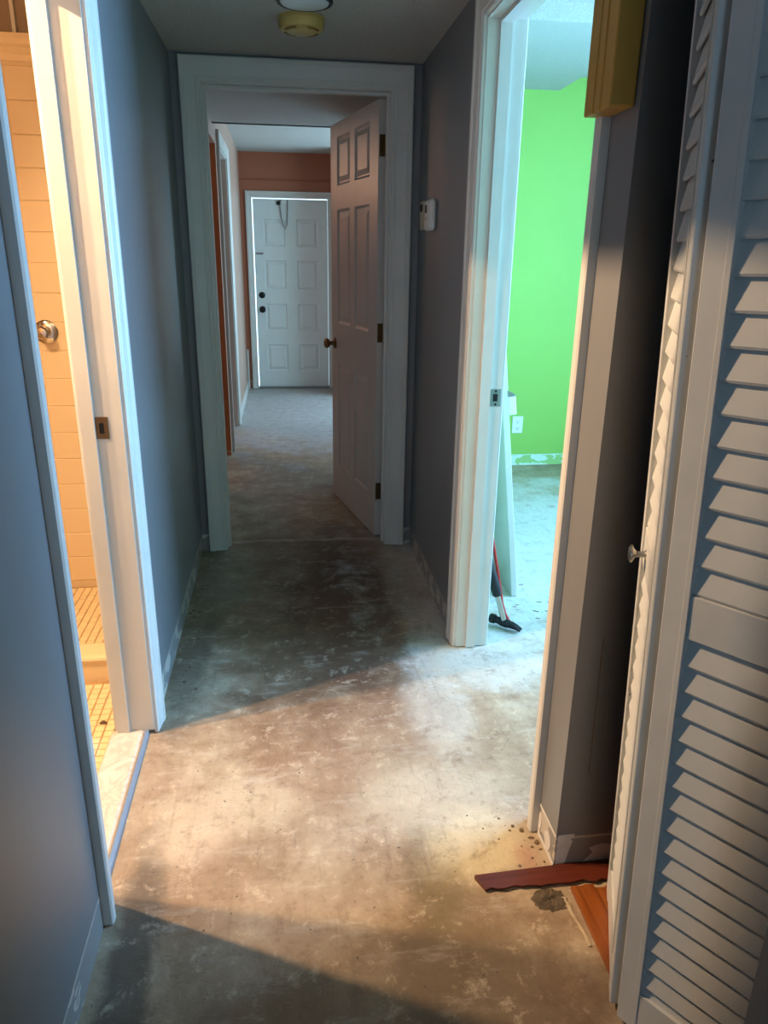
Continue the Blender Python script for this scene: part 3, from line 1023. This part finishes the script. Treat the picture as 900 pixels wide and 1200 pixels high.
for i in range(14):
    o = put('floor_scrap', chip_me[i % 4])
    s_ = rnd.uniform(0.003, 0.007)
    o.location = (rnd.uniform(0.85, 1.35), rnd.uniform(2.45, 3.0), 0)
    o.scale = (s_ * 2.2, s_ * 0.6, s_ * 0.5)
    o.rotation_euler = (0, 0, rnd.uniform(-0.6, 0.2))
    tag(o, 'small dark scrap lying on the concrete of the lime green room', 'debris', 'scraps in the green room')

# bare plaster scars on the pier, thin raised patches belonging to the right wall
for pts, nm in (([(0.609, 0.0), (0.632, 0.012), (0.640, 0.050), (0.646, 0.075), (0.640, 0.080), (0.650, 0.088), (0.648, 0.096), (0.609, 0.094)], 'plaster_scar'),
                ([(0.675, 0.006), (0.76, 0.0), (0.77, 0.05), (0.72, 0.060), (0.69, 0.050), (0.70, 0.035)], 'plaster_scar')):
    MB().prism(pts, lambda a, b: (a, CO1 - 0.0002, b), lambda a, b: (a, CO1 - 0.0012, b)).build(nm, 'plaster', wr)
for (cy, cz, ry, rz) in ((1.435, 0.040, 0.014, 0.026), (1.375, 0.034, 0.020, 0.024)):
    pts = [(cy + ry * math.cos(a) * (1 + 0.15 * math.sin(3 * a)), cz + rz * math.sin(a)) for a in [k_ * math.pi / 8 for k_ in range(16)]]
    MB().prism(pts, lambda a, b: (XR - 0.0002, a, b), lambda a, b: (XR - 0.0014, a, b)).build('glue_scar', 'plaster', wr)
m = MB()
for k_ in range(9):
    q = k_ / 9
    xa = 0.660 + 0.004 * q + rnd.uniform(-0.001, 0.001)
    za = 0.62 - 0.36 * q
    m.box(xa, xa + 0.0018, CO1 - 0.0007, CO1 - 0.0001, za - 0.037, za)
m.build('drip_stain', 'chip', wr)
MB().box(XR - 0.0014, XR, CO1 + 0.001, GO0 - 0.055, 0.086, 0.091).build('paint_edge', 'plaster', wr)
MB().box(XR - 0.0014, XR, CO1 + 0.001, GO0 - 0.055, 0.0, 0.010).build('paint_edge', 'plaster', wr)

# ------------------------------------------------------------------ bathroom floor, threshold, curb, valve
fb = struct(MB().box(-2.0, -0.545, 0.9, 3.15, -0.1, 0.004).build('floor_bathroom', 'mgrout'), 'cream mosaic tile floor inside the bathroom', 'floor')


def mosaic(x0, x1, y0, y1, z, name):
    mb = MB()
    p = 0.030
    r_ = random.Random(4)
    i = 0
    yv = y0
    while yv + p < y1:
        xv = x0
        while xv + p < x1:
            h = z + r_.uniform(0.002, 0.0032)
            g, b = 0.0016, 0.0014
            a0, a1, b0, b1 = xv + g, xv + p - g, yv + g, yv + p - g
            vs = [(a0, b0, z), (a1, b0, z), (a1, b1, z), (a0, b1, z), (a0 + b, b0 + b, h), (a1 - b, b0 + b, h), (a1 - b, b1 - b, h), (a0 + b, b1 - b, h)]
            mb.add(vs, [(4, 5, 6, 7), (0, 1, 5, 4), (1, 2, 6, 5), (2, 3, 7, 6), (3, 0, 4, 7)])
            xv += p
        yv += p
    me = bpy.data.meshes.new(name)
    me.from_pydata(mb.v, [], mb.f)
    me.materials.append(M['mosaic'])
    o = put(name, me, fb)
    o['kind'] = 'stuff'
    return o


mosaic(-1.296, -0.544, 1.15, 2.285, 0.004, 'mosaic_tiles')
MB().box(-1.6, -0.54, 2.40, YT + 0.01, 0.004, 0.010).build('shower_pan', 'mgrout', fb)
mosaic(-1.30, -0.55, 2.41, YT, 0.010, 'shower_mosaic')
cb = MB()
cb.prism([(2.285, 0.004), (2.285, 0.070), (2.281, 0.074), (2.277, 0.086), (2.281, 0.094), (2.30, 0.096), (2.385, 0.092), (2.400, 0.086), (2.40, 0.004)],
         lambda a, b: (-1.60, a, b), lambda a, b: (XL - TW, a, b))
tag(cb.build('shower_curb', 'tile'), 'low cream tiled curb in front of the shower', 'curb')
mt = MB()
mt.prism([(-0.549, 0.0), (-0.549, 0.014), (-0.543, 0.018), (-0.462, 0.018), (-0.452, 0.012), (-0.452, 0.0)], lambda a, b: (a, BO0, b), lambda a, b: (a, BO1 - 0.0, b))
ms = thing('marble_threshold', 'veined cream marble threshold across the bathroom doorway', 'threshold')
mt.build('slab', 'marble', ms)
es = MB()
es.prism([(-0.452, 0.0), (-0.452, 0.016), (-0.447, 0.018), (-0.440, 0.010), (-0.438, 0.0)], lambda a, b: (a, BO0, b), lambda a, b: (a, BO1, b))
es.build('edge_strip', 'strip', ms)
vt = thing('shower_valve', 'round chrome shower valve on the beige tiled wall', 'valve', (-0.905, YT - 0.003, 1.09))
m = MB().lathe([(0.044, 0.0), (0.044, -0.004), (0.036, -0.010), (0.018, -0.012)], 24, (0, 0, 0), 'y')
m.build('escutcheon', 'chrome', vt, True)
m = MB().lathe([(0.013, -0.010), (0.013, -0.035), (0.024, -0.040), (0.026, -0.058), (0.020, -0.064), (0.003, -0.066)], 8, (0, 0, 0), 'y')
m.build('handle', 'chrome', vt, False)
o = put('tile_chip', chip_me[1])
o.location = (-0.585, 2.03, 0.007)
o.scale = (0.013, 0.009, 0.012)
tag(o, 'brown broken chip lying on the bathroom mosaic', 'chip')
# bathroom and kitchen lamp fixtures
for nm, (lx, ly, lz), lab in (('ceiling_lamp', BATH_LAMP, 'round ceiling lamp base in the bathroom'), ('ceiling_lamp', KITCHEN_LAMP, 'round ceiling lamp base deep in the kitchen'), ('ceiling_lamp', KITCHEN_ADDED_LAMP, 'round base of the added lamp by the orange kitchen opening')):
    tag(MB().lathe([(0.09, ZF), (0.09, ZF - 0.012), (0.03, ZF - 0.018)], 24, (lx, ly, 0)).build(nm, 'white'), lab, 'lamp')

# ------------------------------------------------------------------ things on walls and ceiling
# door chime on the pier
ch = thing('door_chime', 'yellowed door chime box with vertical slots high on the grey pier', 'door chime', (XR, 1.345, 1.628))
CD, CWd, CH = 0.046, 0.115, 0.215
m = MB()
m.rbox(-CD + 0.004, -0.0005, 0, CWd, 0, CH, 0.003)
m.build('housing', 'chime', ch)
for k_, (a, b) in enumerate(((0.0, 0.040), (0.0445, 0.070), (0.0745, CWd))):
    m = MB()
    m.rbox(-CD, -CD + 0.009, a, b, 0.0, CH, 0.002)
    m.build('front_slat', 'chime', ch)
for a in (0.040, 0.070):
    MB().box(-CD + 0.0035, -CD + 0.0045, a, a + 0.0045, 0.012, CH - 0.012).build('slot', 'chime_d', ch)

# ceiling light and smoke detector
cl = thing('ceiling_light', 'small round flush ceiling light with a black rim', 'ceiling light', (0.094, 2.690, ZC))
m = MB()
m.lathe([(0.072, 0.0), (0.086, -0.004), (0.089, -0.014), (0.086, -0.019), (0.079, -0.020), (0.077, -0.016)], 40)
m.build('rim', 'blackmetal', cl, True)
MB().lathe([(0.077, -0.015), (0.074, -0.020), (0.055, -0.024), (0.002, -0.026)], 40).build('lens', 'lens', cl, True)
sd = thing('smoke_detector', 'yellowed round smoke detector on the hallway ceiling', 'smoke detector', (0.090, 2.915, ZC))
m = MB().lathe([(0.080, 0.0), (0.080, -0.008), (0.076, -0.010)], 36)
m.build('base_plate', 'yellow', sd, True)
m = MB().lathe([(0.077, -0.010), (0.077, -0.026), (0.071, -0.036), (0.050, -0.040), (0.048, -0.043), (0.030, -0.046), (0.002, -0.047)], 36)
bd = m.build('cover', 'yellow', sd, True)
for a0 in range(4):
    m = MB()
    a = a0 * R90 + 0.78
    m.tube([(0.058 * math.cos(a + q), 0.058 * math.sin(a + q), -0.0385) for q in (-0.45, -0.2, 0, 0.2, 0.45)], 0.0042, 6)
    m.build('vent', 'chime_d', bd)
MB().lathe([(0.005, -0.040), (0.005, -0.048), (0.002, -0.049)], 10, (0.0, 0.052, 0.008)).build('test_light', 'black', bd)

# thermostat and older control beside it
th = thing('thermostat', 'white rounded thermostat on the grey wall near the panelled door', 'thermostat', (XR, 3.10, 1.482))
m = MB().rbox(-0.028, -0.001, -0.062, 0.062, 0, 0.116, 0.009)
m.build('body', 'whiteplastic', th)
MB().box(-0.0292, -0.0275, 0.006, 0.036, 0.066, 0.096).build('display', 'black', th)
for a in range(3):
    MB().rbox(-0.0295, -0.0275, 0.004 + a * 0.014, 0.013 + a * 0.014, 0.040, 0.050, 0.0006).build('button', 'ivory', th)
tc = thing('wall_control', 'small beige wall control with a black window beside the thermostat', 'switch', (XR, 3.29, 1.49))
MB().rbox(-0.016, -0.001, -0.035, 0.035, 0, 0.112, 0.003).build('plate', 'ivory', tc)
MB().box(-0.0172, -0.0155, -0.022, 0.020, 0.072, 0.100).build('window', 'black', tc)

# ------------------------------------------------------------------ green room things
ot = thing('wall_outlet', 'white duplex wall outlet on the lime green wall', 'outlet', (1.594, 4.88, 0.232))
MB().rbox(-0.038, 0.038, -0.006, -0.0005, 0, 0.118, 0.002).build('cover_plate', 'whiteplastic', ot)
for zz in (0.036, 0.082):
    m = MB()
    m.lathe([(0.017, -0.006), (0.016, -0.0085)], 18, (0, 0, zz), 'y')
    s_ = m.build('socket', 'whiteplastic', ot)
    MB().box(-0.008, -0.0055, -0.0094, -0.008, zz - 0.002, zz + 0.008).build('slot', 'black', s_)
    MB().box(0.0055, 0.008, -0.0094, -0.008, zz - 0.002, zz + 0.008).build('slot', 'black', s_)
    MB().lathe([(0.003, -0.0085), (0.003, -0.0094)], 8, (0, 0, zz - 0.009), 'y').build('slot', 'black', s_)

# tall white board leaning against the partition
lb = thing('leaning_panel', 'tall white panel leaning inside the lime green room doorway', 'panel', (0.970, 2.79, 0.0))
lean = math.atan2(0.172, 1.46)
lb.rotation_euler = (0, -lean, 0)
MB().rbox(-0.026, 0.0, 0, 0.36, 0.004, 1.47, 0.002).build('board', 'white', lb)
m = MB().rbox(0.0, 0.03, 0.0, 0.055, 0.80, 0.875, 0.003)
m.build('white_block', 'whiteplastic', lb)
MB().prism([(0.0, 0.0), (0.034, 0.0), (0.0, 0.022)], lambda a, b: (a, -0.002, 0.877 + b), lambda a, b: (a, 0.055, 0.877 + b)).build('bracket', 'steel_plate', lb)

# hammer standing on its head, handle against the partition
hm = thing('claw_hammer', 'claw hammer with black rubber grip leaning head-down inside the doorway', 'hammer', (0.83, 2.515, 0.0))
top = Vector((-0.082, 0.055, 0.325))
b0 = Vector((0.0, 0.0, 0.024))
dirv = (top - b0).normalized()
P = lambda t: tuple(b0 + dirv * t)
MB().tube([P(0.0), P(0.02), P(0.15)], [0.013, 0.011, 0.011], 12).build('shaft', 'nickel', hm, True)
MB().tube([P(0.115), P(0.122), P(0.16), P(0.20), P(0.26), P(0.31), P(0.325)], [0.014, 0.019, 0.021, 0.019, 0.0175, 0.020, 0.014], 14).build('grip', 'rubber', hm, True)
m = MB()
ha = Vector((0.75, -0.60, 0)).normalized()
hp = lambda s_, z: tuple(b0 + ha * s_ + Vector((0, 0, z)))
m.tube([hp(-0.062, 0.006), hp(-0.058, 0.006), hp(-0.040, 0.006)], [0.016, 0.019, 0.019], 14)
m.tube([hp(-0.042, 0.006), hp(-0.022, 0.004), hp(-0.012, 0.002), hp(0.014, 0.0)], [0.015, 0.014, 0.017, 0.018], 12)
hd = m.build('head', 'blackmetal', hm, True)
for sg in (-1, 1):
    m = MB()
    side = Vector((-ha.y, ha.x, 0)) * 0.0055 * sg
    q = lambda s_, z, w_: tuple(b0 + ha * s_ + side * w_ + Vector((0, 0, z)))
    m.tube([q(0.008, 0.0, 0.7), q(0.03, -0.001, 1), q(0.05, -0.005, 1.3), q(0.070, -0.013, 1.7)], [0.014, 0.012, 0.0085, 0.004], 10)
    m.build('claw', 'blackmetal', hd, True)

# red pry bar
pb = thing('pry_bar', 'thin red pry bar leaning beside the hammer', 'pry bar', (0.862, 2.53, 0.0))
pts = [(0.006, -0.004, 0.004), (-0.006, 0.006, 0.020), (-0.022, 0.018, 0.048), (-0.034, 0.030, 0.090), (-0.042, 0.042, 0.15), (-0.066, 0.075, 0.30), (-0.092, 0.11, 0.46), (-0.118, 0.145, 0.62), (-0.126, 0.155, 0.66)]
MB().tube(pts, [0.003, 0.0055, 0.0065, 0.0065, 0.0065, 0.0065, 0.0065, 0.0065, 0.004], 8).build('bar', 'redpaint', pb, True)
MB().tube([(0.016, -0.012, 0.003), (0.006, -0.004, 0.0055), (-0.004, 0.004, 0.015)], [0.006, 0.0075, 0.0068], 8, 0.55).build('bent_tip', 'redpaint', pb, True)
